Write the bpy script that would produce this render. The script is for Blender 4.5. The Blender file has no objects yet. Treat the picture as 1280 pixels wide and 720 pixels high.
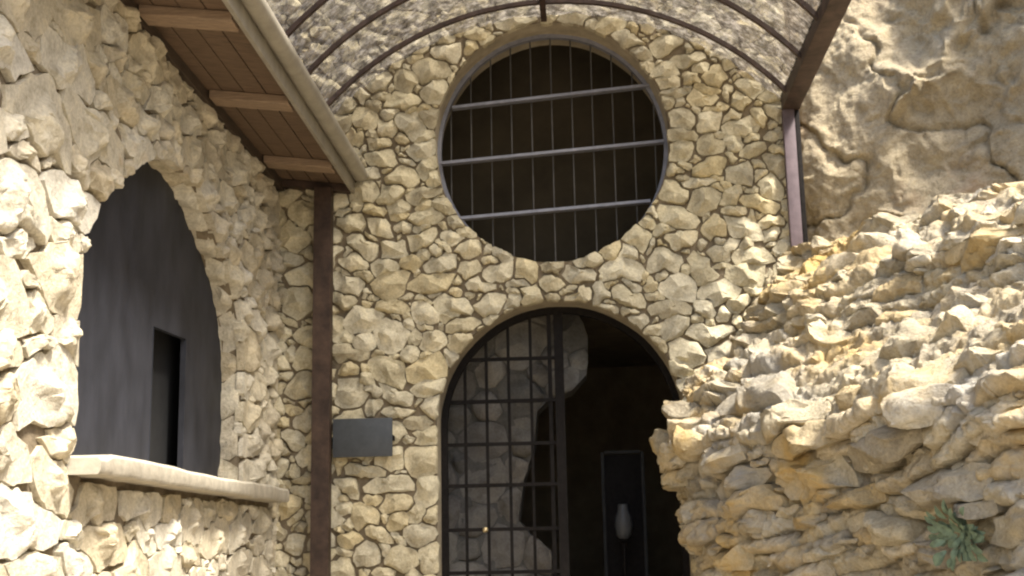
import bpy, bmesh, math, random
import numpy as np
from mathutils import Matrix, Vector
from mathutils.geometry import delaunay_2d_cdt

scene = bpy.context.scene
# ------------------------------------------------------------------ camera, sky, sun, exposure
CAM_LOC = np.array([0.0, -9.2, 1.6])
CAM_R = np.array([0.99802889, 0.05930715, -0.02051839])
CAM_U = np.array([0.0319464, -0.19870954, 0.97953762])
CAM_F = np.array([-0.05401639, 0.97826233, 0.20021251])
cam_data = bpy.data.cameras.new('camera')
cam_data.lens = 45.0; cam_data.sensor_width = 36.0; cam_data.sensor_fit = 'HORIZONTAL'
cam_data.clip_start = 0.05; cam_data.clip_end = 600.0
cam = bpy.data.objects.new('camera', cam_data)
scene.collection.objects.link(cam)
m = Matrix.Identity(4)
for i in range(3):
    m[i][0] = CAM_R[i]; m[i][1] = CAM_U[i]; m[i][2] = -CAM_F[i]; m[i][3] = CAM_LOC[i]
cam.matrix_world = m
scene.camera = cam

SUN_ELEV, SUN_AZ = math.radians(56.0), math.radians(129.0)   # azimuth from +Y clockwise (towards +X)
world = bpy.data.worlds.new('World'); scene.world = world; world.use_nodes = True
wn = world.node_tree.nodes; wl = world.node_tree.links
sky = wn.new('ShaderNodeTexSky'); sky.sky_type = 'NISHITA'; sky.sun_disc = False
sky.sun_elevation = SUN_ELEV; sky.sun_rotation = SUN_AZ
sky.air_density = 1.0; sky.dust_density = 3.5; sky.ozone_density = 0.6
wn['Background'].inputs['Strength'].default_value = 0.15
wl.new(sky.outputs['Color'], wn['Background'].inputs['Color'])
sun_data = bpy.data.lights.new('sun', 'SUN'); sun_data.energy = 4.4; sun_data.angle = math.radians(10.0)
sun_data.color = (1.0, 0.94, 0.84)
sun = bpy.data.objects.new('sun', sun_data); scene.collection.objects.link(sun)
sd = Vector((math.sin(SUN_AZ) * math.cos(SUN_ELEV), math.cos(SUN_AZ) * math.cos(SUN_ELEV), math.sin(SUN_ELEV)))
sun.rotation_euler = sd.to_track_quat('Z', 'Y').to_euler()
sun.location = (4, -8, 12)
scene.view_settings.view_transform = 'Standard'
scene.view_settings.look = 'None'
scene.view_settings.exposure = 1.28
scene.view_settings.gamma = 1.0
scene.cycles.filter_width = 2.2

COL = scene.collection
rng = np.random.default_rng(7)

# ------------------------------------------------------------------ numpy noise
_perm = np.random.default_rng(3).permutation(256); _perm = np.concatenate([_perm, _perm, _perm])
_gr = np.random.default_rng(4).normal(size=(256, 3)); _gr /= np.linalg.norm(_gr, axis=1)[:, None]
def noise(p):
    p = np.asarray(p, float); i = np.floor(p).astype(int); f = p - i
    i &= 255; u = f * f * f * (f * (f * 6 - 15) + 10); out = 0
    for dx in (0, 1):
        for dy in (0, 1):
            for dz in (0, 1):
                h = _perm[_perm[_perm[(i[..., 0] + dx) & 255] + ((i[..., 1] + dy) & 255)] + ((i[..., 2] + dz) & 255)]
                g = _gr[h]; d = f - np.array([dx, dy, dz])
                w = (u[..., 0] if dx else 1 - u[..., 0]) * (u[..., 1] if dy else 1 - u[..., 1]) * (u[..., 2] if dz else 1 - u[..., 2])
                out = out + w * (g * d).sum(-1)
    return out * 1.5
def fbm(p, oct=4, gain=0.5):
    p = np.asarray(p, float); a = 1.0; s = 0
    for k in range(oct):
        s = s + a * noise(p * 2 ** k + 17.3 * k); a *= gain
    return s
def ridged(p, oct=4):
    p = np.asarray(p, float); a = 1.0; s = 0
    for k in range(oct):
        s = s + a * (1 - 2 * np.abs(noise(p * 2 ** k + 11.1 * k))); a *= 0.5
    return s

# ------------------------------------------------------------------ helpers
def link(name, me, mat=None, parent=None, loc=(0, 0, 0)):
    o = bpy.data.objects.new(name, me); COL.objects.link(o)
    if me is not None and mat is not None: me.materials.append(mat)
    o.location = loc
    if parent is not None:
        o.parent = parent
    return o
def empty(name, label, cat, loc=(0, 0, 0), group=None):
    o = bpy.data.objects.new(name, None); COL.objects.link(o); o.location = loc
    o['label'] = label; o['category'] = cat
    if group: o['group'] = group
    o.empty_display_size = 0.2
    return o
def rel(o):                       # local offset for children of a thing whose Empty stands at its base
    l = o.location
    if o.parent is not None: l = l + rel(o.parent)
    return Vector(l)
def place(name, me, mat, parent, world_loc=(0, 0, 0), smooth=None):
    o = link(name, me, mat, parent)
    o.location = Vector(world_loc) - (rel(parent) if parent is not None else Vector((0, 0, 0)))
    if smooth is not None:
        me.polygons.foreach_set('use_smooth', [True] * len(me.polygons))
        me.set_sharp_from_angle(angle=math.radians(smooth))
    return o
def mesh_from(name, V, Fc):
    me = bpy.data.meshes.new(name); me.from_pydata([tuple(v) for v in V], [], [tuple(f) for f in Fc]); me.update(); return me
def bm_mesh(name, bm):
    me = bpy.data.meshes.new(name); bmesh.ops.recalc_face_normals(bm, faces=bm.faces); bm.to_mesh(me); bm.free(); return me
def box_bm(bm, c, s, bevel=0.0, rot=None):
    r = bmesh.ops.create_cube(bm, size=1.0)
    vs = r['verts']
    M = Matrix.Translation(Vector(c)) @ (rot.to_4x4() if rot is not None else Matrix.Identity(4)) @ Matrix.Diagonal((s[0], s[1], s[2], 1))
    bmesh.ops.transform(bm, matrix=M, verts=vs)
    if bevel > 0:
        es = list({e for v in vs for e in v.link_edges})
        bmesh.ops.bevel(bm, geom=es, offset=bevel, segments=2, affect='EDGES', profile=0.5)
def box(name, c, s, mat, parent, bevel=0.004, rot=None):
    bm = bmesh.new(); box_bm(bm, (0, 0, 0), s, bevel, rot)
    return place(name, bm_mesh(name, bm), mat, parent, c, 40)
def tube_mesh(name, pts, rad, n=8, closed=False, rect=None):
    """sweep a round (or rectangular, rect=(w,h)) section along pts"""
    pts = np.asarray(pts, float); N = len(pts); V = []; F = []
    up0 = np.array([0, 1, 0.0])
    if rect:
        w, h = rect; sec = [(-w / 2, -h / 2), (w / 2, -h / 2), (w / 2, h / 2), (-w / 2, h / 2)]
    else:
        sec = [(rad * math.cos(2 * math.pi * k / n), rad * math.sin(2 * math.pi * k / n)) for k in range(n)]
    n = len(sec)
    for i in range(N):
        if closed: t = pts[(i + 1) % N] - pts[i - 1]
        else: t = pts[min(i + 1, N - 1)] - pts[max(i - 1, 0)]
        t /= np.linalg.norm(t)
        up = up0 if abs(t @ up0) < 0.95 else np.array([0, 0, 1.0])
        a = np.cross(t, up); a /= np.linalg.norm(a); b = np.cross(a, t)
        for (p, q) in sec: V.append(pts[i] + a * p + b * q)
    M = N if closed else N - 1
    for i in range(M):
        j = (i + 1) % N
        for k in range(n):
            F.append((i * n + k, i * n + (k + 1) % n, j * n + (k + 1) % n, j * n + k))
    if not closed:
        F.append(tuple(range(n))[::-1]); F.append(tuple((N - 1) * n + k for k in range(n)))
    bm = bmesh.new(); vs = [bm.verts.new(v) for v in V]
    for f in F: bm.faces.new([vs[k] for k in f])
    return bm_mesh(name, bm)
def tube(name, pts, rad, mat, parent, n=8, closed=False, rect=None):
    pts = np.asarray(pts, float); c = pts.mean(0)
    return place(name, tube_mesh(name, pts - c, rad, n, closed, rect), mat, parent, c, 40)

def inside(poly, X, Y):
    poly = np.asarray(poly); r = np.zeros(np.shape(X), bool); n = len(poly); j = n - 1
    for i in range(n):
        xi, yi = poly[i]; xj, yj = poly[j]
        with np.errstate(divide='ignore', invalid='ignore'):
            c = ((yi > Y) != (yj > Y)) & (X < (xj - xi) * (Y - yi) / (yj - yi + 1e-12) + xi)
        r ^= c; j = i
    return r
def project(p):
    d = np.asarray(p) - CAM_LOC
    z = d @ CAM_F
    return 640 + 1600 * (d @ CAM_R) / z, 360 - 1600 * (d @ CAM_U) / z, z

# ------------------------------------------------------------------ materials
def nodes(name):
    mt = bpy.data.materials.new(name); mt.use_nodes = True
    nt = mt.node_tree; return mt, nt, nt.nodes, nt.links, nt.nodes['Principled BSDF']
def ramp(nd, cols, interp='LINEAR'):
    r = nd.new('ShaderNodeValToRGB'); r.color_ramp.interpolation = interp
    e = r.color_ramp.elements
    while len(e) < len(cols): e.new(0.5)
    for k, (p, c) in enumerate(cols):
        e[k].position = p; e[k].color = (*c, 1)
    return r
def mul(nd, ln, a, b, fac=1.0, mode='MULTIPLY'):
    x = nd.new('ShaderNodeMix'); x.data_type = 'RGBA'; x.blend_type = mode
    if hasattr(fac, 'links'): ln.new(fac, x.inputs[0])
    else: x.inputs[0].default_value = fac
    ln.new(a, x.inputs[6])
    if isinstance(b, tuple): x.inputs[7].default_value = (*b, 1)
    else: ln.new(b, x.inputs[7])
    return x.outputs[2]
def tex_noise(nd, ln, vec, scale, detail=6, rough=0.6):
    n = nd.new('ShaderNodeTexNoise'); n.inputs['Scale'].default_value = scale
    n.inputs['Detail'].default_value = detail; n.inputs['Roughness'].default_value = rough
    ln.new(vec, n.inputs['Vector']); return n
def stone_material(name, cols, patch=None, bump=0.5, rough=0.92, fine=1.0):
    mt, nt, nd, ln, bs = nodes(name)
    geo = nd.new('ShaderNodeNewGeometry'); pos = geo.outputs['Position']
    at = nd.new('ShaderNodeAttribute'); at.attribute_name = 'tint'
    r = ramp(nd, [(k / (len(cols) - 1), c) for k, c in enumerate(cols)]); ln.new(at.outputs['Fac'], r.inputs[0])
    n1 = tex_noise(nd, ln, pos, 9.0 * fine, 8, 0.65)
    v1 = ramp(nd, [(0.28, (0.62, 0.60, 0.56)), (0.5, (0.95, 0.95, 0.95)), (0.72, (1.18, 1.16, 1.10))]); ln.new(n1.outputs['Fac'], v1.inputs[0])
    c = mul(nd, ln, r.outputs[0], v1.outputs[0])
    n2 = tex_noise(nd, ln, pos, 60.0 * fine, 6, 0.7)
    v2 = ramp(nd, [(0.3, (0.72, 0.70, 0.66)), (0.55, (1.0, 1.0, 1.0)), (0.75, (1.1, 1.1, 1.08))]); ln.new(n2.outputs['Fac'], v2.inputs[0])
    c = mul(nd, ln, c, v2.outputs[0])
    if patch:
        for (col, sc, lo, hi) in patch:
            n3 = tex_noise(nd, ln, pos, sc, 5, 0.6)
            f3 = ramp(nd, [(lo, (0, 0, 0)), (hi, (0.8, 0.8, 0.8))]); ln.new(n3.outputs['Fac'], f3.inputs[0])
            mapv = nd.new('ShaderNodeVectorMath'); mapv.operation = 'ADD'; mapv.inputs[1].default_value = (sc * 1.7, sc * 3.1, 2.0)
            ln.new(pos, mapv.inputs[0]); ln.new(mapv.outputs[0], n3.inputs['Vector'])
            c = mul(nd, ln, c, col, f3.outputs[0], 'MIX')
    ln.new(c, bs.inputs['Base Color'])
    bs.inputs['Roughness'].default_value = rough; bs.inputs['Specular IOR Level'].default_value = 0.25
    mixh = nd.new('ShaderNodeMath'); mixh.operation = 'MULTIPLY_ADD'; mixh.inputs[1].default_value = 0.35
    ln.new(n2.outputs['Fac'], mixh.inputs[0]); ln.new(n1.outputs['Fac'], mixh.inputs[2])
    b = nd.new('ShaderNodeBump'); b.inputs['Strength'].default_value = bump; b.inputs['Distance'].default_value = 0.05
    ln.new(mixh.outputs[0], b.inputs['Height']); ln.new(b.outputs[0], bs.inputs['Normal'])
    return mt
def plain(name, col, rough=0.6, metal=0.0, var=0.25, scale=12.0, bump=0.15, stretch=None, dist=0.01, spec=0.3):
    mt, nt, nd, ln, bs = nodes(name)
    tc = nd.new('ShaderNodeNewGeometry'); vec = tc.outputs['Position']
    if stretch:
        mp = nd.new('ShaderNodeMapping'); mp.inputs['Scale'].default_value = stretch; ln.new(vec, mp.inputs['Vector']); vec = mp.outputs['Vector']
    n = tex_noise(nd, ln, vec, scale, 7, 0.65)
    lo, hi = 1 - var, 1 + var
    r = ramp(nd, [(0.3, tuple(x * lo for x in col)), (0.7, tuple(min(1, x * hi) for x in col))]); ln.new(n.outputs['Fac'], r.inputs[0])
    ln.new(r.outputs[0], bs.inputs['Base Color'])
    bs.inputs['Roughness'].default_value = rough; bs.inputs['Metallic'].default_value = metal; bs.inputs['Specular IOR Level'].default_value = spec
    b = nd.new('ShaderNodeBump'); b.inputs['Strength'].default_value = bump; b.inputs['Distance'].default_value = dist
    ln.new(n.outputs['Fac'], b.inputs['Height']); ln.new(b.outputs[0], bs.inputs['Normal'])
    return mt

M_FAC = stone_material('facade_limestone', [(0.42, 0.37, 0.26), (0.57, 0.505, 0.345), (0.49, 0.445, 0.335), (0.61, 0.55, 0.395), (0.55, 0.465, 0.285), (0.65, 0.595, 0.45)], bump=0.45)
M_HOUSE = stone_material('house_limestone', [(0.52, 0.46, 0.35), (0.66, 0.60, 0.47), (0.58, 0.50, 0.35), (0.70, 0.65, 0.53), (0.62, 0.55, 0.40), (0.74, 0.70, 0.60)],
                         patch=[((0.50, 0.33, 0.14), 2.2, 0.62, 0.78)], bump=0.6)
M_BANK = stone_material('bank_limestone', [(0.33, 0.285, 0.21), (0.54, 0.47, 0.33), (0.41, 0.36, 0.27), (0.58, 0.51, 0.37), (0.50, 0.39, 0.22), (0.64, 0.59, 0.48)],
                        patch=[((0.58, 0.39, 0.13), 1.8, 0.50, 0.68), ((0.36, 0.34, 0.30), 1.4, 0.52, 0.66)], bump=0.8)
M_CLIFF = stone_material('cliff_limestone', [(0.37, 0.31, 0.21), (0.42, 0.355, 0.245), (0.45, 0.39, 0.28)],
                         patch=[((0.48, 0.34, 0.22), 1.3, 0.56, 0.74), ((0.42, 0.395, 0.34), 1.0, 0.54, 0.70)], bump=0.9, fine=0.8)
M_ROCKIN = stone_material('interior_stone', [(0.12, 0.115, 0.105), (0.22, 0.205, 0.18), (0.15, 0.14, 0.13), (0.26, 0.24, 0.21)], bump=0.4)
M_MORTAR = plain('earthy_mortar', (0.19, 0.15, 0.098), 0.95, 0, 0.35, 14, 0.6, dist=0.03)
M_MORTAR_L = plain('sandy_mortar', (0.19, 0.15, 0.098), 0.95, 0, 0.3, 14, 0.6, dist=0.03)
M_GAP = plain('bank_earth', (0.22, 0.175, 0.115), 0.95, 0, 0.4, 10, 0.8, dist=0.03)
M_PLASTER = plain('lime_plaster', (0.33, 0.28, 0.20), 0.9, 0, 0.25, 9, 0.5, dist=0.02)
M_IRON = plain('dark_iron', (0.012, 0.010, 0.009), 0.7, 0.0, 0.4, 30, 0.2, spec=0.1)
M_STEEL = plain('grey_painted_steel', (0.22, 0.22, 0.25), 0.45, 0.3, 0.2, 18, 0.1)
M_ROD = plain('grey_wire_rod', (0.075, 0.07, 0.065), 0.6, 0.2, 0.2, 18, 0.1)
M_BROWN = plain('brown_painted_steel', (0.048, 0.029, 0.020), 0.6, 0.0, 0.55, 9, 0.35)
M_CANOPY = plain('rusty_brown_frame', (0.055, 0.036, 0.029), 0.6, 0.0, 0.6, 9, 0.35)
M_POST = plain('weathered_grey_post', (0.13, 0.10, 0.11), 0.6, 0.1, 0.25, 10, 0.2)
M_WOOD = plain('stained_wood_board', (0.14, 0.092, 0.058), 0.7, 0, 0.4, 9, 0.3, (1.0, 9.0, 1.0))
M_RAFTER = plain('lit_wood_rafter', (0.27, 0.19, 0.125), 0.7, 0, 0.3, 9, 0.3, (1.0, 9.0, 9.0))  # paler than the soffit: the light on the lower faces is in the colour
M_TRIM = plain('dark_wood_trim', (0.07, 0.05, 0.035), 0.7, 0, 0.3, 9, 0.3, (9.0, 1.0, 9.0))
M_GUTTER = plain('dull_metal_gutter', (0.34, 0.31, 0.25), 0.45, 0.2, 0.2, 7, 0.1)
M_PANEL = plain('slate_grey_board', (0.027, 0.028, 0.035), 0.6, 0, 0.42, 3.0, 0.25, (1.0, 1.6, 0.8))
M_SLOT = plain('room_dark_colour', (0.014, 0.014, 0.0145), 0.8, 0, 0.2)  # near-black colour stands in for the unlit room behind the niche slot
M_SILL = plain('worn_concrete_sill', (0.44, 0.40, 0.32), 0.85, 0, 0.2, 16, 0.4)
M_PLAQUE = plain('dark_slate_plaque', (0.055, 0.06, 0.065), 0.5, 0.1, 0.15, 20, 0.1)
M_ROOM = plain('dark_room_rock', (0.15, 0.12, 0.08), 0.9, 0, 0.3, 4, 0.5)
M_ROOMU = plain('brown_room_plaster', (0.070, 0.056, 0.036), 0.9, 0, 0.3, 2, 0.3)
M_ROOF = plain('clay_roof', (0.22, 0.15, 0.10), 0.8, 0, 0.3, 8, 0.4)
M_GROUND = plain('dusty_gravel_ground', (0.30, 0.26, 0.20), 0.95, 0, 0.3, 6, 0.8)
M_BRASS = plain('pale_brass', (0.62, 0.50, 0.28), 0.35, 0.7, 0.1)
M_PALE = plain('pale_glaze', (0.10, 0.10, 0.098), 0.4, 0, 0.1)
M_FRAME = plain('dull_door_frame', (0.035, 0.034, 0.033), 0.8, 0, 0.3)
M_LEAF = plain('bluish_green_leaf', (0.13, 0.18, 0.12), 0.7, 0, 0.5, 25, 0.2)

def sheet_material():
    mt, nt, nd, ln, bs = nodes('dirty_translucent_sheet')
    nd.remove(bs); out = nd['Material Output']
    geo = nd.new('ShaderNodeNewGeometry')
    n = tex_noise(nd, ln, geo.outputs['Position'], 9.0, 9, 0.72)
    f = ramp(nd, [(0.36, (0.50, 0.50, 0.50)), (0.62, (0.95, 0.95, 0.95))]); ln.new(n.outputs['Fac'], f.inputs[0])
    n2 = tex_noise(nd, ln, geo.outputs['Position'], 13.0, 8, 0.75)
    cr = ramp(nd, [(0.38, (0.035, 0.030, 0.025)), (0.5, (0.12, 0.105, 0.088)), (0.64, (0.36, 0.33, 0.29))]); ln.new(n2.outputs['Fac'], cr.inputs[0])
    tr = nd.new('ShaderNodeBsdfTransparent'); tr.inputs[0].default_value = (0.86, 0.84, 0.80, 1)
    df = nd.new('ShaderNodeBsdfDiffuse'); tl = nd.new('ShaderNodeBsdfTranslucent')
    ln.new(cr.outputs[0], df.inputs[0]); ln.new(cr.outputs[0], tl.inputs[0])
    m1 = nd.new('ShaderNodeMixShader'); m1.inputs[0].default_value = 0.45
    ln.new(df.outputs[0], m1.inputs[1]); ln.new(tl.outputs[0], m1.inputs[2])
    m2 = nd.new('ShaderNodeMixShader'); ln.new(f.outputs[0], m2.inputs[0])
    ln.new(tr.outputs[0], m2.inputs[1]); ln.new(m1.outputs[0], m2.inputs[2])
    ln.new(m2.outputs[0], out.inputs['Surface'])
    return mt
M_SHEET = sheet_material()

# ------------------------------------------------------------------ rubble masonry
def layout(u0, u1, v0, v1, size_fn, mask_fn, seed, aspect=1.35, angle=0.12, res=0.01, pn=2.4, forced=(), tries=14000, warp=0.03, sizes=(0.6, 1.6), aspread=0.2, angle0=0.0):
    """dart-throw stones of mixed size (large first), then an additively weighted cell map"""
    r = np.random.default_rng(seed)
    S = [list(f) for f in forced]                      # u, v, size, aspect, angle
    fac = np.sort(np.exp(r.uniform(math.log(sizes[0]), math.log(sizes[1]), tries)))[::-1]
    cu = r.uniform(u0, u1, tries); cv = r.uniform(v0, v1, tries)
    su = np.array([s[0] for s in S] + [0.0] * tries); sv = np.array([s[1] for s in S] + [0.0] * tries); ss = np.array([s[2] for s in S] + [0.0] * tries)
    sa = np.array([s[3] for s in S] + [1.0] * tries); n = len(S)
    sz = size_fn(cu, cv) * fac; ok = mask_fn(cu, cv)
    for k in range(tries):
        if not ok[k]: continue
        a = max(1.0, aspect * math.exp(r.normal() * aspread))
        if n:
            am = np.sqrt(a * sa[:n])
            d = np.hypot((su[:n] - cu[k]) / np.sqrt(am), (sv[:n] - cv[k]) * np.sqrt(am))
            if np.any(d < 0.47 * (ss[:n] + sz[k])): continue
        su[n] = cu[k]; sv[n] = cv[k]; ss[n] = sz[k]; sa[n] = a; n += 1
        S.append([cu[k], cv[k], sz[k], a, angle0 + r.normal() * angle])
    nu, nv = int((u1 - u0) / res) + 1, int((v1 - v0) / res) + 1
    gu, gv = np.meshgrid(u0 + np.arange(nu) * res, v0 + np.arange(nv) * res)
    q = np.stack([gu, gv, np.full_like(gu, seed * 1.37)], -1)
    wu = gu + warp * fbm(q * 6, 3); wv = gv + warp * 0.7 * fbm(q * 6 + 31.7, 3)
    best = np.full(gu.shape, 1e9); lab = np.full(gu.shape, -1)
    for k, (a, b, s, asp, ang) in enumerate(S):
        R = 2.2 * s + 0.15
        i0, i1 = max(0, int((b - R - v0) / res)), min(nv, int((b + R - v0) / res) + 1)
        j0, j1 = max(0, int((a - R - u0) / res)), min(nu, int((a + R - u0) / res) + 1)
        if i1 <= i0 or j1 <= j0: continue
        du, dv = wu[i0:i1, j0:j1] - a, wv[i0:i1, j0:j1] - b
        c, sn = math.cos(ang), math.sin(ang)
        x, y = (du * c + dv * sn) / math.sqrt(asp), (-du * sn + dv * c) * math.sqrt(asp)
        d = (np.abs(x) ** pn + np.abs(y) ** pn) ** (1 / pn) - 0.5 * s
        w = d < best[i0:i1, j0:j1]
        best[i0:i1, j0:j1][w] = d[w]; lab[i0:i1, j0:j1][w] = k
    lab[~mask_fn(gu, gv)] = -1
    lab[best > 0.10] = -1
    return dict(lab=lab, u0=u0, v0=v0, res=res, n=len(S))

def cells(L, K, gap, seed, min_area=0.0008):
    lab, u0, v0, res = L['lab'], L['u0'], L['v0'], L['res']
    nv, nu = lab.shape; r = np.random.default_rng(seed)
    ii, jj = np.nonzero(lab >= 0); lb = lab[ii, jj]
    cnt = np.bincount(lb, minlength=L['n']); mu = np.bincount(lb, jj, minlength=L['n']); mv = np.bincount(lb, ii, minlength=L['n'])
    th0 = np.arange(K) * 2 * math.pi / K
    for k in range(L['n']):
        if cnt[k] * res * res < min_area: continue
        cj, ci = mu[k] / cnt[k], mv[k] / cnt[k]
        if lab[int(ci), int(cj)] != k: continue
        th = th0 + r.uniform(-0.35, 0.35, K) * 2 * math.pi / K
        steps = np.arange(0, 140) * 0.5
        J = np.clip((cj + np.cos(th)[:, None] * steps).round().astype(int), 0, nu - 1)
        I = np.clip((ci + np.sin(th)[:, None] * steps).round().astype(int), 0, nv - 1)
        same = lab[I, J] == k
        first = np.argmin(same, axis=1); first[same.all(1)] = 139
        rad = steps[first] * res
        rad = 0.08 * np.roll(rad, 1) + 0.84 * rad + 0.08 * np.roll(rad, -1)
        rad = np.minimum(rad, 2.6 * np.median(rad))
        rad = np.maximum(rad - gap * r.uniform(-0.5, 1.9), 0.25 * rad + 0.004)
        yield u0 + cj * res, v0 + ci * res, th, rad, cnt[k] * res * res

def stones(parent, mapf, L, mat, K=14, rho=(0.42, 0.72, 0.9, 0.985, 1.0), gap=0.012, H=(0.45, 0.8), hmax=0.12, seed=1, rough=0.012,
           chips=4, limit=300, base=-0.03, name='stone', sharp=38, tilt=0.28, freq=14.0, settle=0.0, exp=2.6, hfn=None, strata=0.0, keep=None):
    r = np.random.default_rng(seed + 100); made = []
    rho = np.asarray(rho); nr = len(rho)
    prof = (1 - np.minimum(rho, 0.9999) ** exp) ** (1 / 1.7)
    faces = [(0, 1 + k, 1 + (k + 1) % K) for k in range(K)]
    for q in range(nr - 1):
        for k in range(K):
            a, b = 1 + q * K + k, 1 + q * K + (k + 1) % K
            faces.append((a, a + K, b + K, b))
    for (u, v, th, rad, area) in cells(L, K, gap, seed):
        if keep and r.uniform() > keep(u, v): continue
        mr = math.sqrt(area / math.pi)
        hh = min(hmax, mr * r.uniform(*H)) * (hfn(u, v) if hfn else 1.0)
        U = np.concatenate([[0], (rho[:, None] * rad * np.cos(th)).ravel()])
        Vv = np.concatenate([[0], (rho[:, None] * rad * np.sin(th)).ravel()])
        h = np.concatenate([[1.0], np.repeat(prof, K)]) * hh
        gx, gy = r.normal(size=2) * tilt * hh / mr
        h = h + (gx * U + gy * Vv) * np.concatenate([[1.0], np.repeat(prof, K)])
        for c in range(chips):
            ph = r.uniform(0, 2 * math.pi); sl = r.uniform(0.25, 1.3)
            off = hh * r.uniform(0.78, 1.25)
            h = np.minimum(h, off - sl * ((U * math.cos(ph) + Vv * math.sin(ph)) - 0.15 * mr))
        q3 = np.stack([U + u, Vv + v, h], -1) * freq + seed * 3.7
        nz = fbm(q3, 4, 0.6)
        if strata:
            nz = nz + strata * ridged(np.stack([(U + u) * 2.2, (Vv + v) * 16.0 + 0.5 * nz, np.full_like(U, seed * 1.9)], -1), 2)
        h = np.maximum(h + rough * nz, 0.08 * hh)
        h[1 + (nr - 1) * K:] = base
        jit = rough * 0.7
        U2 = U + jit * noise(q3 * 0.9 + 51.3); V2 = Vv + jit * noise(q3 * 0.9 + 87.1)
        Pp, Nn = mapf(U2 + u, V2 + v); C0, _ = mapf(np.array([u]), np.array([v]))
        W = Pp + Nn * (h + settle)[:, None]
        c0 = C0[0]
        px, py, dz = project(W[0])
        vis = -60 < px < 1340 and -60 < py < 780 and dz > 0.5
        made.append(((area / dz ** 2) if vis else -1.0 / (1 + dz), W - c0, c0, r.uniform(0, 1)))
    made.sort(key=lambda t: -t[0])
    for (sc, V, c0, tint) in made[:limit]:
        me = mesh_from(name, V, faces)
        at = me.attributes.new('tint', 'FLOAT', 'POINT'); at.data.foreach_set('value', np.full(len(V), tint, np.float32))
        place(name, me, mat, parent, c0, sharp)
    rest = made[limit:]
    if rest:
        VV = np.concatenate([V + c0 for (_, V, c0, _) in rest]); nvp = 1 + nr * K
        FF = [tuple(i + q * nvp for i in f) for q in range(len(rest)) for f in faces]
        me = mesh_from('small_stones', VV, FF)
        at = me.attributes.new('tint', 'FLOAT', 'POINT'); at.data.foreach_set('value', np.repeat([t[3] for t in rest], nvp).astype(np.float32))
        o = place('rubble_fill', me, mat, parent, (0, 0, 0), sharp); o['kind'] = 'stuff'
    return len(made)

def core(name, outer, holes, mapf, mat, parent, depth=0.3, step=0.09, amp=0.012, reveal_mat=None, reveal_depth=None, back=True, seed=1):
    """mortar face with openings, their reveals, and a back face"""
    pts = []; edges = []
    def loop(poly):
        s = len(pts)
        pts.extend([Vector(p) for p in poly]); n = len(poly)
        edges.extend([(s + k, s + (k + 1) % n) for k in range(n)]); return list(range(s, s + n))
    loop(outer); hl = [loop(h) for h in holes]
    o = np.asarray(outer); u0, v0 = o.min(0); u1, v1 = o.max(0)
    gu, gv = np.meshgrid(np.arange(u0 + step / 2, u1, step), np.arange(v0 + step / 2, v1, step))
    gu = gu + rng.uniform(-0.3, 0.3, gu.shape) * step; gv = gv + rng.uniform(-0.3, 0.3, gv.shape) * step
    ok = inside(outer, gu, gv)
    for h in holes:
        hc = np.mean(h, 0); ok &= ~inside((np.asarray(h) - hc) * 1.05 + hc, gu, gv)
    nb = len(pts); pts.extend([Vector((a, b)) for a, b in zip(gu[ok], gv[ok])])
    vs, es, fs, ov, oe, of = delaunay_2d_cdt(pts, edges, [], 0, 1e-5)
    P2 = np.array([(v.x, v.y) for v in vs]); T = np.array([f for f in fs])
    cen = P2[T].mean(1); keep = inside(outer, cen[:, 0], cen[:, 1])
    for h in holes: keep &= ~inside(h, cen[:, 0], cen[:, 1])
    T = T[keep]
    q = np.stack([P2[:, 0], P2[:, 1], np.full(len(P2), seed * 5.1)], -1)
    hgt = amp * fbm(q * 5, 3)
    isb = np.array([any(k < nb for k in ovk) for ovk in ov]); hgt[isb] = 0
    Pp, Nn = mapf(P2[:, 0], P2[:, 1])
    e1 = Pp[T[:, 1]] - Pp[T[:, 0]]; e2 = Pp[T[:, 2]] - Pp[T[:, 0]]
    flip = (np.cross(e1, e2) * Nn[T[:, 0]]).sum(1) < 0
    T[flip] = T[flip][:, ::-1]
    V = list(Pp + Nn * hgt[:, None]); F = [tuple(t) for t in T]
    if back:
        nbk = len(V); V += list(Pp - Nn * depth); F += [tuple(int(x) + nbk for x in t[::-1]) for t in T]
        oo = np.asarray(outer); A, N = mapf(oo[:, 0], oo[:, 1]); s = len(V); n = len(oo)
        V += list(A); V += list(A - N * depth)
        F += [(s + k, s + n + k, s + n + (k + 1) % n, s + (k + 1) % n) for k in range(n)]
    ob = place(name, mesh_from(name, V, F), mat, parent, (0, 0, 0), 60)
    for h in holes:
        h = np.asarray(h); n = len(h); A, N = mapf(h[:, 0], h[:, 1]); R = []; rd = reveal_depth or depth; m_ = 6
        for k in range(m_ + 1):
            d = -rd * k / m_ + (0.004 if k == 0 else 0)
            hc = h.mean(0); ex = h + (hc - h) * (0.006 * noise(np.stack([h[:, 0] * 5, h[:, 1] * 5, np.full(n, d * 12)], -1)))[:, None] * 2
            B, _ = mapf(ex[:, 0], ex[:, 1]); R += list(B + N * d)
        Fq = [(k * n + j, k * n + (j + 1) % n, (k + 1) * n + (j + 1) % n, (k + 1) * n + j) for k in range(m_) for j in range(n)]
        place('opening_reveal', mesh_from('opening_reveal', R, Fq), reveal_mat or mat, ob, (0, 0, 0), 60)
    return ob

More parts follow.
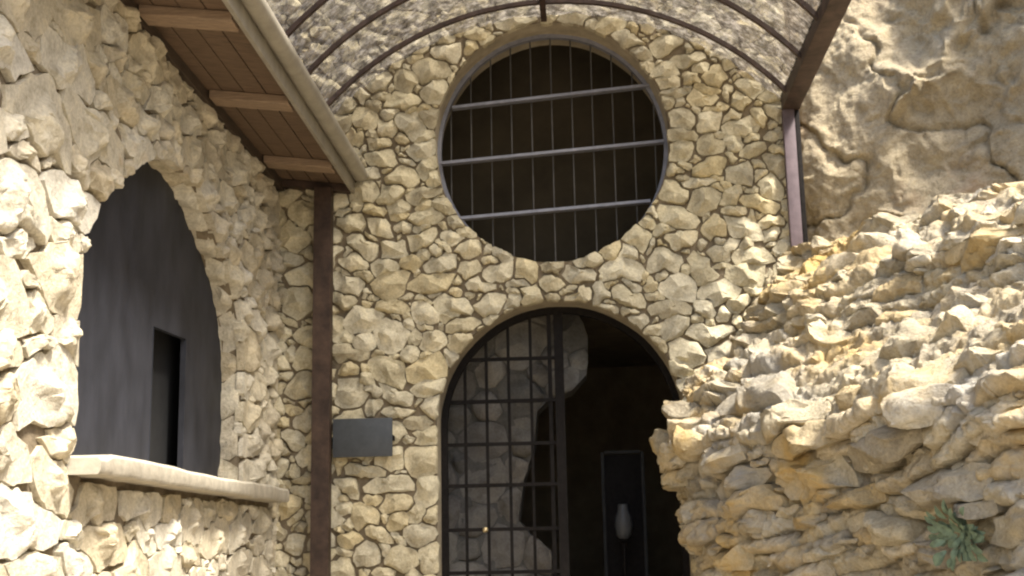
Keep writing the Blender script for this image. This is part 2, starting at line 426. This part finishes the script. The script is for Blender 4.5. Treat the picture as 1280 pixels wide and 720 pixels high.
# ------------------------------------------------------------------ ground
def build_ground():
    xs = np.concatenate([np.linspace(-150, -12, 12), np.linspace(-10, 10, 60), np.linspace(12, 150, 12)])
    ys = np.concatenate([np.linspace(-150, -16, 12), np.linspace(-14, 4, 60), np.linspace(6, 150, 12)])
    X, Y = np.meshgrid(xs, ys); Z = 0.02 * fbm(np.stack([X, Y, X * 0], -1) * 0.8, 3)
    n = len(xs)
    F = [(i * n + j, i * n + j + 1, (i + 1) * n + j + 1, (i + 1) * n + j) for i in range(len(ys) - 1) for j in range(n - 1)]
    o = place('ground', mesh_from('ground', np.stack([X, Y, Z], -1).reshape(-1, 3), F), M_GROUND, None, (0, 0, 0), 60)
    o['kind'] = 'structure'
build_ground()

# ------------------------------------------------------------------ facade with round window and arched gate
FAC = empty('stone_facade', 'rubble stone front wall with a round barred window above an arched iron gate', 'wall', (0, 0, 0))
WC, WRX, WRZ = (-0.19, 4.605), 0.885, 0.94
DC, DR = (-0.18, 2.49), 0.90
circ = [(WC[0] + WRX * math.cos(a), WC[1] + WRZ * math.sin(a)) for a in np.linspace(0, 2 * math.pi, 73)[:-1]]
arch = [(DC[0] + DR * math.cos(a), DC[1] + DR * math.sin(a)) for a in np.linspace(0, math.pi, 41)]
door = [(DC[0] + DR, 0.02)] + arch + [(DC[0] - DR, 0.02)]
def fmap(u, v):
    u = np.asarray(u, float); v = np.asarray(v, float)
    return np.stack([u, 0 * u, v], -1), np.tile([0.0, -1.0, 0.0], (len(u), 1))
def shrink(poly, d):
    p = np.asarray(poly); c = p.mean(0); q = p - c; return c + q * (1 - d / np.linalg.norm(q, axis=1))[:, None]
circ_s, door_s = shrink(circ, 0.006), shrink(door, 0.02)
def fmask(u, v): return ~inside(circ_s, u, v) & ~inside(door_s, u, v) & (u < 1.60 + 0 * v)
LF = layout(-2.30, 1.62, 1.0, 6.9, lambda u, v: 0.098 + 0.014 * np.sin(u * 2.1 + v * 1.7), fmask, 5, aspect=1.65, angle=0.50, sizes=(0.42, 2.0), tries=26000, warp=0.06, aspread=0.35)
FOUT = [(-2.75, 0.0), (DC[0] - DR - 0.001, 0.0), (DC[0] + DR + 0.001, 0.0), (1.66, 0.0), (1.66, 7.2), (-2.75, 7.2)]
core('mortar_wall', FOUT, [circ, door], fmap, M_MORTAR, FAC, depth=0.45, reveal_mat=M_PLASTER, reveal_depth=0.45, amp=0.015)
nf = stones(FAC, fmap, LF, M_FAC, K=20, gap=0.0095, H=(0.40, 1.0), hmax=0.058, seed=11, rough=0.014, tilt=0.42, settle=0.016, base=-0.05, exp=4.4, chips=7, sharp=30)

# round window grille
YW = 0.24
ring = [(WC[0] + (WRX - 0.012) * math.cos(a), YW, WC[1] + (WRZ - 0.012) * math.sin(a)) for a in np.linspace(0, 2 * math.pi, 65)[:-1]]
wc = np.array([WC[0], YW, WC[1]])
RW = place('round_window', tube_mesh('round_window', np.array(ring) - wc, 0.02, closed=True, rect=(0.035, 0.05)), M_STEEL, FAC, wc, 40)
def chord(x):
    t = (x - WC[0]) / (WRX - 0.02); return (WRZ - 0.02) * math.sqrt(max(0, 1 - t * t))
for (za, zb) in ((4.965, 5.085), (4.525, 4.625), (4.075, 4.165)):
    sl = (zb - za) / 1.55; zc = (za + zb) / 2
    half = (WRX - 0.03) * math.sqrt(1 - ((zc - WC[1]) / WRZ) ** 2)
    tube('cross_bar', [(WC[0] - half, YW - 0.02, zc - sl * half), (WC[0] + half, YW - 0.02, zc + sl * half)], 0.02, M_STEEL, RW, rect=(0.045, 0.022) if False else (0.022, 0.062))
for k in range(11):
    x = -0.972 + 0.157 * k
    hz = chord(x)
    if hz < 0.1: continue
    tube('upright_rod', [(x, YW + 0.012, WC[1] - hz), (x + 0.004, YW + 0.012, WC[1] + hz)], 0.006, M_ROD, RW, n=6)

# arched gate: frame, left leaf grille, centre post
YG = 0.33
gpts = [(DC[0] - DR + 0.02, YG, 0.02)] + [(DC[0] + (DR - 0.02) * math.cos(a), YG, DC[1] + (DR - 0.02) * math.sin(a)) for a in np.linspace(math.pi, 0, 41)] + [(DC[0] + DR - 0.02, YG, 0.02)]
gc = np.array([DC[0], YG, 0.02])
GATE = place('arched_gate', tube_mesh('arched_gate', np.array(gpts) - gc, 0.02, rect=(0.06, 0.06)), M_IRON, FAC, gc, 40)
def gtop(x):
    t = (x - DC[0]) / (DR - 0.03); return DC[1] + (DR - 0.03) * math.sqrt(max(0, 1 - t * t))
def gleft(z):
    if z <= DC[1]: return DC[0] - DR + 0.03
    return DC[0] - math.sqrt(max(0, (DR - 0.03) ** 2 - (z - DC[1]) ** 2))
XC = -0.185
tube('centre_post', [(XC, YG, 0.02), (XC, YG, gtop(XC))], 0.02, M_IRON, GATE, rect=(0.07, 0.05))
for k, x in enumerate((-0.895, -0.733, -0.566, -0.398, -0.255)):
    w = 0.022 if k < 4 else 0.03
    tube('upright_bar', [(x, YG, 0.05), (x, YG, gtop(x))], 0.01, M_IRON, GATE, rect=(w, 0.02))
for k, z in enumerate((3.005, 2.688, 2.370, 2.068, 1.748, 1.440, 1.13, 0.82, 0.51, 0.20)):
    w = 0.040 if k in (1, 3, 5, 7, 9) else 0.022
    tube('cross_bar', [(gleft(z), YG - 0.004, z), (XC, YG - 0.004, z)], 0.01, M_IRON, GATE, rect=(0.026, w))
bm = bmesh.new(); bmesh.ops.create_uvsphere(bm, u_segments=12, v_segments=8, radius=0.022)
place('lock_knob', bm_mesh('lock_knob', bm), M_BRASS, GATE, (-0.757, YG - 0.03, 1.745), 60)

# dark rooms behind the wall: shell, floor between the storeys
def shell(name, x0, x1, y0, y1, z0, z1, mat, parent):
    V = [(x0, y0, z0), (x1, y0, z0), (x1, y1, z0), (x0, y1, z0), (x0, y0, z1), (x1, y0, z1), (x1, y1, z1), (x0, y1, z1)]
    F = [(0, 1, 2, 3), (7, 6, 5, 4), (3, 2, 6, 7), (0, 3, 7, 4), (2, 1, 5, 6)]
    return place(name, mesh_from(name, V, F), mat, parent)
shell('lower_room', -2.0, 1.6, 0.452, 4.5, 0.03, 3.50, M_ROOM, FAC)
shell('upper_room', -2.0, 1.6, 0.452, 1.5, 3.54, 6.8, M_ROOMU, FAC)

# pale rough stone pier inside the gate
pier = [(-1.25, 0.02), (-1.25, 3.46), (-0.05, 3.46), (0.04, 3.23), (0.02, 2.92), (-0.10, 2.79), (-0.26, 2.74), (-0.37, 2.64), (-0.40, 2.37), (-0.49, 2.12), (-0.54, 1.82), (-0.44, 1.70), (-0.29, 1.58), (-0.30, 0.02)]
def pmap(u, v):
    u = np.asarray(u, float); v = np.asarray(v, float)
    return np.stack([u, 0.72 + 0.10 * np.sin(u * 3 + v * 2), v], -1), np.tile([0.0, -1.0, 0.0], (len(u), 1))
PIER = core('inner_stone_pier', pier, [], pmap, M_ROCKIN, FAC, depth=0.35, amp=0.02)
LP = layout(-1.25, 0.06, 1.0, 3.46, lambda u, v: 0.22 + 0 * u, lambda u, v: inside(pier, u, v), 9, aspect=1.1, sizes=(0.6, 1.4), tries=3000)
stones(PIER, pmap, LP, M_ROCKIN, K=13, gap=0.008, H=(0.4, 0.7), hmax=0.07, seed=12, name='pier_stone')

# narrow inner door frame deep in the passage, with a pale object behind it
DI = box('inner_door', (0.296, 1.62, 1.20), (0.36, 0.02, 2.32), M_IRON, FAC, 0.002)
for x in (0.130, 0.462): box('door_stile', (x, 1.595, 1.20), (0.028, 0.03, 2.36), M_FRAME, DI)
for z in (0.04, 2.38): box('door_rail', (0.296, 1.595, z), (0.297, 0.028, 0.028), M_FRAME, DI)

def lathe(name, prof, n=16):
    V = [(r * math.cos(2 * math.pi * k / n), r * math.sin(2 * math.pi * k / n), z) for (r, z) in prof for k in range(n)]
    F = [(i * n + k, i * n + (k + 1) % n, (i + 1) * n + (k + 1) % n, (i + 1) * n + k) for i in range(len(prof) - 1) for k in range(n)]
    F += [tuple(range(n))[::-1], tuple((len(prof) - 1) * n + k for k in range(n))]
    return mesh_from(name, V, F)
VES = empty('pale_vessel', 'small pale upright vessel on a dark stand inside the dark gateway', 'vessel', (0.278, 1.30, 0.03))
place('stand', lathe('stand', [(0.12, 0.0), (0.12, 0.02), (0.022, 0.05), (0.018, 1.60), (0.05, 1.62), (0.05, 1.635)]), M_IRON, VES, (0.278, 1.30, 0.03), 40)
place('bowl', lathe('bowl', [(0.035, 0.0), (0.06, 0.03), (0.072, 0.10), (0.066, 0.17), (0.045, 0.22), (0.04, 0.27), (0.03, 0.275)]), M_PALE, VES, (0.278, 1.30, 1.668), 50)

# ------------------------------------------------------------------ house on the left
XL = -2.255
HOUSE = empty('stone_house', 'pale rubble stone house with a pointed niche window, sill and wooden eaves', 'house', (XL, -2.4, 0))
def hmap(u, v):
    u = np.asarray(u, float); v = np.asarray(v, float)
    q = np.stack([u, v, 0 * u], -1)
    # the masonry near the niche's left pier stands forward a little
    fwd = 0.015 / (1 + np.exp(np.clip((u + 3.80) * 14, -50, 50))) + 0.03 * noise(q * 1.3 + 4.0)
    return np.stack([XL + fwd, u, v], -1), np.tile([1.0, 0.0, 0.0], (len(u), 1))
niche = [(-3.72, 2.02), (-3.74, 2.4), (-3.75, 2.86), (-3.68, 3.03), (-3.50, 3.22), (-3.30, 3.40), (-3.06, 3.56), (-2.82, 3.68), (-2.52, 3.75), (-2.28, 3.75), (-2.08, 3.71), (-1.88, 3.64),
         (-1.69, 3.55), (-1.49, 3.45), (-1.30, 3.33), (-1.15, 3.18), (-1.04, 3.01), (-0.97, 2.8), (-0.945, 2.6), (-0.955, 2.3), (-0.96, 2.02)]
niche_s = shrink(niche, 0.015)
core('mortar_wall', [(-7.0, 0.0), (0.0, 0.0), (0.0, 4.6), (-7.0, 4.6)], [niche], hmap, M_MORTAR_L, HOUSE, depth=0.12, reveal_mat=M_MORTAR_L, reveal_depth=0.12, amp=0.03, seed=2)
def hmask(u, v):
    sill = (v > 1.93) & (v < 2.06) & (u > -3.80) & (u < -0.2)
    return ~inside(niche_s, u, v) & ~sill & (v < 4.30)
def hsize(u, v):
    s = np.where(u < -3.6, 0.235, 0.165); s = np.where((v < 1.95) & (u > -3.6), 0.17, s); return np.where(v > 3.7, s * 0.85, s)
LH = layout(-6.2, -0.03, 0.9, 4.3, hsize, hmask, 21, aspect=2.7, angle=0.2, sizes=(0.45, 1.9), tries=16000, warp=0.08, pn=2.8)
stones(HOUSE, hmap, LH, M_HOUSE, K=32, rho=(0.16, 0.3, 0.44, 0.57, 0.69, 0.8, 0.89, 0.95, 0.985, 1.0), gap=0.011, H=(0.20, 0.48), hmax=0.055, seed=22, rough=0.020, chips=6, tilt=0.35, freq=11.0, sharp=40, settle=0.025, base=-0.05, strata=0.35,
       exp=4.0, hfn=lambda u, v: 0.6 if (v < 1.95 and u > -3.6) else (0.95 if u < -3.6 else 1.0))
# stones lining the far jamb and the arch of the niche
nn = np.asarray(niche)[8:]; seg = np.hypot(*np.diff(nn, axis=0).T); cum = np.concatenate([[0], np.cumsum(seg)])
def jmap(u, v):
    u = np.clip(np.asarray(u, float), 0, cum[-1]); v = np.asarray(v, float)
    y = np.interp(u, cum, nn[:, 0]); z = np.interp(u, cum, nn[:, 1])
    e = 0.03; ty = np.interp(np.clip(u + e, 0, cum[-1]), cum, nn[:, 0]) - np.interp(np.clip(u - e, 0, cum[-1]), cum, nn[:, 0])
    tz = np.interp(np.clip(u + e, 0, cum[-1]), cum, nn[:, 1]) - np.interp(np.clip(u - e, 0, cum[-1]), cum, nn[:, 1])
    l = np.hypot(ty, tz) + 1e-9
    return np.stack([XL - 0.12 + v, y, z], -1), np.stack([0 * u, tz / l, -ty / l], -1)
LJ = layout(0.0, cum[-1], 0.0, 0.12, lambda u, v: 0.16 + 0 * u, lambda u, v: (v >= 0.0) & (v < 0.118), 31, aspect=1.6, sizes=(0.8, 1.3), tries=900, res=0.006)
stones(HOUSE, jmap, LJ, M_HOUSE, K=14, gap=0.006, H=(0.25, 0.45), hmax=0.035, seed=32, rough=0.008, name='jamb_stone', base=-0.01)
# slate-grey board closing the niche, with an open slot
XP = XL - 0.121
slot = [(-2.33, 2.03), (-2.33, 2.855), (-1.75, 2.875), (-1.742, 2.03)]
def nmap(u, v):
    u = np.asarray(u, float); v = np.asarray(v, float)
    return np.stack([XP + 0 * u, u, v], -1), np.tile([1.0, 0.0, 0.0], (len(u), 1))
pan = np.asarray(niche); pc = pan.mean(0); pan = pc + (pan - pc) * 1.06
core('niche_board', [tuple(p) for p in pan], [slot], nmap, M_PANEL, HOUSE, depth=0.03, amp=0.004, reveal_depth=0.03)
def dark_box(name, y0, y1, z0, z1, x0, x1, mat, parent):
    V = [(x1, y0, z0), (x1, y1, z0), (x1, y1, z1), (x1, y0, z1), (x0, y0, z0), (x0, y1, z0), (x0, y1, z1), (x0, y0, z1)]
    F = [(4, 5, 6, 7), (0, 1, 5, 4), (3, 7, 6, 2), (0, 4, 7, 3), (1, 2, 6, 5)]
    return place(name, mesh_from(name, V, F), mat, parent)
dark_box('dark_recess', -3.9, -0.6, 1.9, 4.0, XP - 0.12, XP - 0.032, M_SLOT, HOUSE)  # shallow backing; the room's darkness is put into its colour
# sill slab, uneven
def sill():
    n, V, F = 40, [], []
    for k in range(n + 1):
        y = -3.80 + (3.55) * k / n
        top = 2.045 + 0.006 * math.sin(k * 0.23) + 0.005 * noise(np.array([y * 3, 0, 1.0])) - 0.02 * (k < 2); bot = 1.955 + 0.010 * noise(np.array([y * 4, 3, 1.0]))
        xo = XL + 0.17 + 0.018 * noise(np.array([y * 3.3, 8, 1.0]))
        V += [(XL - 0.11, y, bot), (xo - 0.01, y, bot), (xo, y, bot + 0.015), (xo, y, top - 0.015), (xo - 0.012, y, top), (XL - 0.11, y, top)]
    for k in range(n):
        for j in range(6): F.append((k * 6 + j, k * 6 + (j + 1) % 6, k * 6 + 6 + (j + 1) % 6, k * 6 + 6 + j))
    F.append((5, 4, 3, 2, 1, 0)); F.append(tuple(n * 6 + j for j in range(6)))
    bm = bmesh.new(); vs = [bm.verts.new(v) for v in V]
    for f in F: bm.faces.new([vs[i] for i in f])
    place('sill', bm_mesh('sill', bm), M_SILL, HOUSE, (0, 0, 0), 35)
sill()
# eaves: boarded soffit, rafters, wall trim, fascia, gutter, end beam, roof
XO, ZI, ZO = -1.70, 4.355, 4.285
sl = (ZO - ZI) / (XO - XL); ang = math.atan(sl)
def slope_box(name, x0, x1, y0, y1, dz0, dz1, mat, parent, bev=0.003):
    V = [(x, y, ZI + sl * (x - XL) + d) for x in (x0, x1) for y in (y0, y1) for d in (dz0, dz1)]
    F = [(0, 1, 3, 2), (4, 6, 7, 5), (0, 4, 5, 1), (2, 3, 7, 6), (0, 2, 6, 4), (1, 5, 7, 3)]
    c = np.mean(V, 0); bm = bmesh.new(); vs = [bm.verts.new(Vector(v) - Vector(c)) for v in V]
    for f in F: bm.faces.new([vs[i] for i in f])
    if bev: bmesh.ops.bevel(bm, geom=list(bm.edges), offset=bev, segments=1, affect='EDGES')
    return place(name, bm_mesh(name, bm), mat, parent, c, 40)
bw = 0.135; yy = -7.0; 
EAVE = slope_box('eaves', XL - 0.02, XO, -7.0, -0.02, 0.028, 0.06, M_TRIM, HOUSE)
nb_ = 4
for k in range(nb_):
    x0 = XL + 0.005 + k * (XO - XL - 0.01) / nb_; x1 = XL + 0.005 + (k + 1) * (XO - XL - 0.01) / nb_ - 0.006
    slope_box('soffit_board', x0, x1, -7.0, -0.03, 0.002 * (k % 2), 0.026, M_WOOD, EAVE)
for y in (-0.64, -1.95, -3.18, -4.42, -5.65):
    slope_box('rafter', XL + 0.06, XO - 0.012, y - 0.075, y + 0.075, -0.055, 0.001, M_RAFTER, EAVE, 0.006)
slope_box('wall_trim', XL - 0.01, XL + 0.05, -7.0, -0.03, -0.075, 0.0, M_TRIM, EAVE)
slope_box('end_beam', XL + 0.052, XO - 0.002, -0.12, -0.03, -0.055, 0.0, M_BROWN, EAVE)
slope_box('fascia', XO + 0.002, XO + 0.03, -7.0, -0.03, -0.045, 0.13, M_GUTTER, EAVE)
gp = [(XO + 0.078, y, ZO + 0.085) for y in (-7.0, -4.5, -2.0, -0.06)]
tube('gutter', gp, 0.055, M_GUTTER, EAVE, n=14)
slope_box('roof', XL - 3.5, XO + 0.0, -7.0, -0.02, 0.19, 0.27, M_ROOF, HOUSE)
slope_box('roof_deck', XL - 0.3, XO - 0.002, -6.99, -0.03, 0.062, 0.189, M_TRIM, HOUSE)
# side and back walls of the house volume
box('rear_wall', (XL - 2.2, -3.5, 2.2), (0.3, 6.9, 4.4), M_MORTAR_L, HOUSE)
box('end_wall', (XL - 1.25, -6.9, 2.2), (1.6, 0.2, 4.4), M_MORTAR_L, HOUSE)
# brown square post in the corner, carrying the end of the eaves
tube('corner_post', [(-1.885, -0.125, 0.0), (-1.885, -0.125, 4.255)], 0.05, M_BROWN, HOUSE, rect=(0.128, 0.10))

# ------------------------------------------------------------------ plaque
PL = empty('plaque', 'blank dark slate plaque fixed to the stone wall beside the brown post', 'plaque', (-1.592, -0.10, 2.405))
box('plate', (-1.592, -0.112, 2.405), (0.43, 0.018, 0.275), M_PLAQUE, PL, 0.004)
for s in (-1, 1): box('bracket', (-1.592 + s * 0.205, -0.065, 2.40), (0.035, 0.08, 0.035), M_IRON, PL, 0.003)

# ------------------------------------------------------------------ barrel canopy
CAN = empty('canopy', 'barrel canopy of thin brown iron hoops under dirty translucent sheeting', 'canopy', (-0.16, -1.6, 4.8))
AC, AR = (-0.165, 3.34), 2.235
a0 = math.asin((1.53 - AC[0]) / AR); a1 = math.asin((-1.86 - AC[0]) / AR)
HY = (-0.32, -0.98, -1.63, -2.28, -2.93)
for y in HY:
    tube('hoop', [(AC[0] + AR * math.sin(a), y, AC[1] + AR * math.cos(a)) for a in np.linspace(a1, a0, 40)], 0.02, M_CANOPY, CAN, rect=(0.03, 0.035))
tube('ridge_bar', [(-0.22, 0.0, AC[1] + AR - 0.005), (-0.22, -2.96, AC[1] + AR - 0.005)], 0.02, M_CANOPY, CAN, rect=(0.045, 0.045))
box('side_beam', (1.585, -1.58, 4.80), (0.13, 3.0, 0.12), M_CANOPY, CAN)
box('side_beam', (-1.885, -1.58, 4.76), (0.10, 3.0, 0.12), M_CANOPY, CAN)
def sheet():
    V, F = [], []; aa = np.linspace(a1 - 0.01, a0 + 0.01, 61); ys = np.linspace(-3.0, -0.02, 40)
    for t in (0.020, 0.026):
        for y in ys:
            for a in aa:
                rr = AR + t + 0.006 * noise(np.array([a * 6, y * 2, 0.5]))
                V.append((AC[0] + rr * math.sin(a), y, AC[1] + rr * math.cos(a)))
    n = len(aa); q = n * len(ys)
    for i in range(len(ys) - 1):
        for j in range(n - 1):
            F.append((i * n + j, (i + 1) * n + j, (i + 1) * n + j + 1, i * n + j + 1))
    V = V[:q]
    place('cover_sheet', mesh_from('cover_sheet', V, F), M_SHEET, CAN, (0, 0, 0), 60)
sheet()
PST = box('post', (1.565, -0.075, 4.02), (0.085, 0.07, 1.44), M_POST, CAN)
box('post_dark_side', (1.628, -0.065, 4.02), (0.04, 0.05, 1.44), M_IRON, CAN)  # the post's dark side, built as a separate near-black strip

# ------------------------------------------------------------------ stone bank in the right foreground
nz_ = np.array([0.0, 1.42, 1.76, 2.0, 2.22, 2.42, 2.69, 2.87, 3.25, 3.41, 3.72, 4.0])
nx_ = np.array([0.64, 0.56, 0.50, 0.48, 0.39, 0.53, 0.74, 0.98, 1.12, 1.30, 1.55, 1.75])
ny_ = np.array([-1.40, -1.18, -1.12, -1.06, -1.00, -0.90, -0.76, -0.58, -0.46, -0.34, -0.14, -0.05])
TOPZ = 3.60; VS = 1.25
def bpos(u, v):
    z = np.clip(v / VS, 0, 4.0)
    X, Y = np.interp(z, nz_, nx_), np.interp(z, nz_, ny_)
    sp = lambda t: 0.16 * np.logaddexp(0, t / 0.16)
    p = sp(u); q = sp(-u)
    x = X + 0.53 * p + 0.40 * q; y = Y - 0.848 * p + 0.917 * q
    w = np.stack([x, y, z], -1)
    b = 0.12 * fbm(w * 1.1 + 9.0, 2)
    return np.stack([x - 0.85 * b, y - 0.53 * b, z + 0 * z], -1)
def bmap(u, v):
    u = np.asarray(u, float); v = np.asarray(v, float); e = 0.02
    P0 = bpos(u, v); n = np.cross(bpos(u + e, v) - bpos(u - e, v), bpos(u, v + e) - bpos(u, v - e))
    n /= np.linalg.norm(n, axis=1)[:, None] + 1e-12
    return P0, n
PLANT_UV = (2.38, 1.64 * VS)
BANK = empty('stone_bank', 'rough bank of piled limestone slabs in the right foreground, ochre in places', 'stone bank', (1.6, -1.8, 0))
def hash01(a, b):
    h = np.sin(a * 127.1 + b * 311.7) * 43758.5453
    return h - np.floor(h)
def bank_core():
    us = np.concatenate([np.linspace(-1.3, -0.4, 40), np.linspace(-0.38, 3.0, 380), np.linspace(3.05, 5.0, 60)])
    vs = np.concatenate([np.linspace(0.0, 1.2 * VS, 30), np.linspace(1.21 * VS, TOPZ * VS, 300)])
    Ug, Vg = np.meshgrid(us, vs); U = Ug.ravel(); Vv = Vg.ravel()
    P0, N0 = bmap(U, Vv)
    q = np.stack([U, Vv, 0 * U], -1)
    # slanting beds of uneven thickness, each broken into blocks along its length
    t = (Vv - 0.24 * U + 0.10 * fbm(q * 1.4 + 3, 3)) / 0.135 + 0.5 * noise(q * 1.1 + 20)
    k = np.floor(t); f = t - k
    Wd = 0.22 + 0.5 * hash01(k, 3.3)
    w = (U + 0.05 * noise(q * 5 + 9)) / Wd + 7 * hash01(k, 9.1); c = np.floor(w); g = w - c
    rnd = hash01(k, c)
    bed = np.sin(np.pi * np.clip(f * 0.94 + 0.05, 0, 1)) ** 0.45 * np.clip(np.sin(np.pi * g), 0, 1) ** 0.22
    d = -0.075 + 0.095 * bed * (0.35 + 1.0 * rnd) + 0.05 * (hash01(k, 5.7) - 0.5) + 0.05 * noise(q * 2.3 + 41) + 0.034 * fbm(P0 * 7, 4, 0.65) + 0.014 * ridged(P0 * 11, 3)
    P0 = P0 + N0 * d[:, None]
    V = list(P0); n = len(us); m_ = len(vs)
    F = [(i * n + j, i * n + j + 1, (i + 1) * n + j + 1, (i + 1) * n + j) for i in range(m_ - 1) for j in range(n - 1)]
    top = P0[(m_ - 1) * n:]; s = (m_ - 1) * n; tint = [rnd]
    for k in range(1, 12):
        b = top + np.array([0.85, 0.53, 0.0]) * (0.17 * k); b[:, 2] += 0.05 * fbm(b * 3, 3) + 0.015 * k
        V += list(b); s2 = len(V) - n; tint.append(np.full(n, 0.4))
        F += [(s + j, s + j + 1, s2 + j + 1, s2 + j) for j in range(n - 1)]; s = s2
    me = mesh_from('layered_rock', V, F)
    at = me.attributes.new('tint', 'FLOAT', 'POINT'); at.data.foreach_set('value', np.concatenate(tint).astype(np.float32))
    place('layered_rock', me, M_BANK, BANK, (0, 0, 0), 50)
bank_core()
forced = [(0.80, 2.45 * VS, 0.42, 2.6, 0.05), (0.32, 2.22 * VS, 0.28, 1.7, 0.1), (1.35, 1.95 * VS, 0.42, 2.2, 0.05), (1.75, 1.66 * VS, 0.36, 1.9, -0.05), (1.75, 3.05 * VS, 0.32, 2.8, 0.1),
          (1.25, 2.28 * VS, 0.34, 2.4, 0.1), (2.15, 2.35 * VS, 0.44, 2.4, 0.1), (2.35, 1.85 * VS, 0.40, 1.8, 0.0), (2.6, 2.75 * VS, 0.42, 2.6, 0.1), (1.45, 2.72 * VS, 0.34, 2.8, 0.08)]
forced = [(a, b, 0.85 * c_, 1.25 * d_, e_ + 0.12) for (a, b, c_, d_, e_) in forced]
LB = layout(-0.75, 4.2, 0.7 * VS, TOPZ * VS + 0.03, lambda u, v: np.where(v > 2.6 * VS, 0.14, 0.16) + 0 * u, lambda u, v: v < TOPZ * VS + 0.02, 41, aspect=5.2, angle=0.12, angle0=0.22, aspread=0.3, sizes=(0.4, 2.1),
            forced=forced, tries=16000, warp=0.05, pn=3.6)
stones(BANK, bmap, LB, M_BANK, K=32, rho=(0.16, 0.3, 0.44, 0.57, 0.69, 0.8, 0.89, 0.95, 0.985, 1.0), gap=0.006, H=(0.45, 1.0), hmax=0.12, seed=42, rough=0.024, chips=6, tilt=0.45, freq=9.0, exp=4.0, sharp=38, strata=0.45, base=-0.12, settle=-0.005, keep=lambda u, v: 0.95 if v > 3.05 * VS else (0.85 if u < 0.45 else (0.72 if v < 2.25 * VS else 0.45)))

# ------------------------------------------------------------------ small plant rooted between the bank stones
def plant():
    C0, N0 = bmap(np.array([PLANT_UV[0]]), np.array([PLANT_UV[1]])); c0 = C0[0] + N0[0] * 0.06
    P = empty('wild_plant', 'low bluish green wild plant growing between the stones of the right bank', 'plant', c0)
    r = np.random.default_rng(5); N = N0[0]; side = np.array([0.53, -0.85, 0.0]); upv = np.cross(N, side); upv /= np.linalg.norm(upv)
    if upv[2] < 0: upv = -upv
    place('stem', lathe('stem', [(0.022, -0.12), (0.02, 0.02), (0.012, 0.07), (0.004, 0.10)], 7), M_LEAF, P, c0, 50)
    for k in range(70):
        a = r.uniform(0, 2 * math.pi); ln_ = r.uniform(0.05, 0.10); wd = ln_ * r.uniform(0.35, 0.6)
        d = side * math.cos(a) + upv * math.sin(a) * 0.8 + N * r.uniform(0.35, 1.1); d /= np.linalg.norm(d)
        w = np.cross(d, N); w /= np.linalg.norm(w); nn_ = np.cross(w, d)
        st = r.uniform(0.0, 0.16) * (d - N * 0.35 * (d @ N)) ; V = []; F = []
        for i, t in enumerate(np.linspace(0, 1, 7)):
            ww = wd * (math.sin(math.pi * min(1, t * 0.92 + 0.06)) ** 0.8) * 0.5; c = st + d * ln_ * t - N * 0.35 * ln_ * t * t + nn_ * 0.0
            V += [c - w * ww + nn_ * ww * 0.35, c, c + w * ww + nn_ * ww * 0.35]
        for i in range(6):
            for j in range(2): F.append((i * 3 + j, i * 3 + j + 1, i * 3 + j + 4, i * 3 + j + 3))
        place('leaf', mesh_from('leaf', V, F), M_LEAF, P, c0, 60)
plant()

# ------------------------------------------------------------------ cliff behind
def cliff():
    pl = np.array([(1.50, 0.55), (1.75, 0.10), (2.6, -0.10), (3.6, -0.55), (5.0, -1.9), (6.5, -5.0), (7.0, -9.0)])
    seg = np.hypot(*np.diff(pl, axis=0).T); cm = np.concatenate([[0], np.cumsum(seg)])
    s = np.concatenate([np.linspace(0, 3.0, 200), np.linspace(3.03, cm[-1], 90)]); z = np.concatenate([np.linspace(0, 3.2, 20), np.linspace(3.22, 6.2, 190), np.linspace(6.25, 9.0, 40)])
    S, Z = np.meshgrid(s, z)
    sm = lambda S_, c: sum(np.interp(S_ + d, cm, pl[:, c]) for d in (-0.3, -0.15, 0, 0.15, 0.3)) / 5
    X, Y = sm(S, 0), sm(S, 1); e = 0.1
    tx, ty = sm(S + e, 0) - sm(S - e, 0), sm(S + e, 1) - sm(S - e, 1); l = np.hypot(tx, ty); nx, ny = ty / l, -tx / l
    q = np.stack([X, Y, Z], -1)
    wq = q + 0.25 * np.stack([fbm(q * 1.7 + 3, 3), fbm(q * 1.7 + 13, 3), fbm(q * 1.7 + 23, 3)], -1)
    d = 0.20 * fbm(q * 0.9 + 2, 2) + 0.04 * ridged(wq * 1.2, 4) + 0.030 * fbm(q * 4, 5, 0.65) + 0.011 * ridged(wq * 8, 4)
    # overhanging fluted rock high on the right
    g = 1 / (1 + np.exp(-np.clip((S - 1.25 + 0.35 * (4.9 - Z) + 0.25 * noise(q * 2.1)) * 7, -50, 50))) / (1 + np.exp(-np.clip((Z - 4.65 + 0.25 * noise(q * 1.9 + 7)) * 6, -50, 50)))
    fl = ridged(np.stack([wq[..., 0] * 3.2, wq[..., 1] * 3.2, wq[..., 2] * 1.5], -1), 2)
    d = d + g * (0.26 + 0.13 * fl)
    d = d - 0.07 * np.clip(noise(wq * 4.5 + 60) - 0.25, 0, 0.4) - 0.06 * np.clip(0.05 - np.abs(noise(wq * 1.1 + 80)), 0, 0.05) / 0.05
    lean = -0.10 * (Z - 3.5)
    V = np.stack([X + nx * (d + lean), Y + ny * (d + lean), Z + 0.08 * noise(q * 3 + 40)], -1).reshape(-1, 3)
    n = len(s)
    F = [(i * n + j, i * n + j + 1, (i + 1) * n + j + 1, (i + 1) * n + j) for i in range(len(z) - 1) for j in range(n - 1)]
    me = mesh_from('cliff', V, F)
    at = me.attributes.new('tint', 'FLOAT', 'POINT'); at.data.foreach_set('value', np.clip(0.5 + 0.5 * fbm(V * 0.8, 2), 0, 1).astype(np.float32))
    o = place('cliff', me, M_CLIFF, None, (0, 0, 0), 55); o['kind'] = 'structure'
cliff()
print('stones', nf, len(bpy.data.objects))
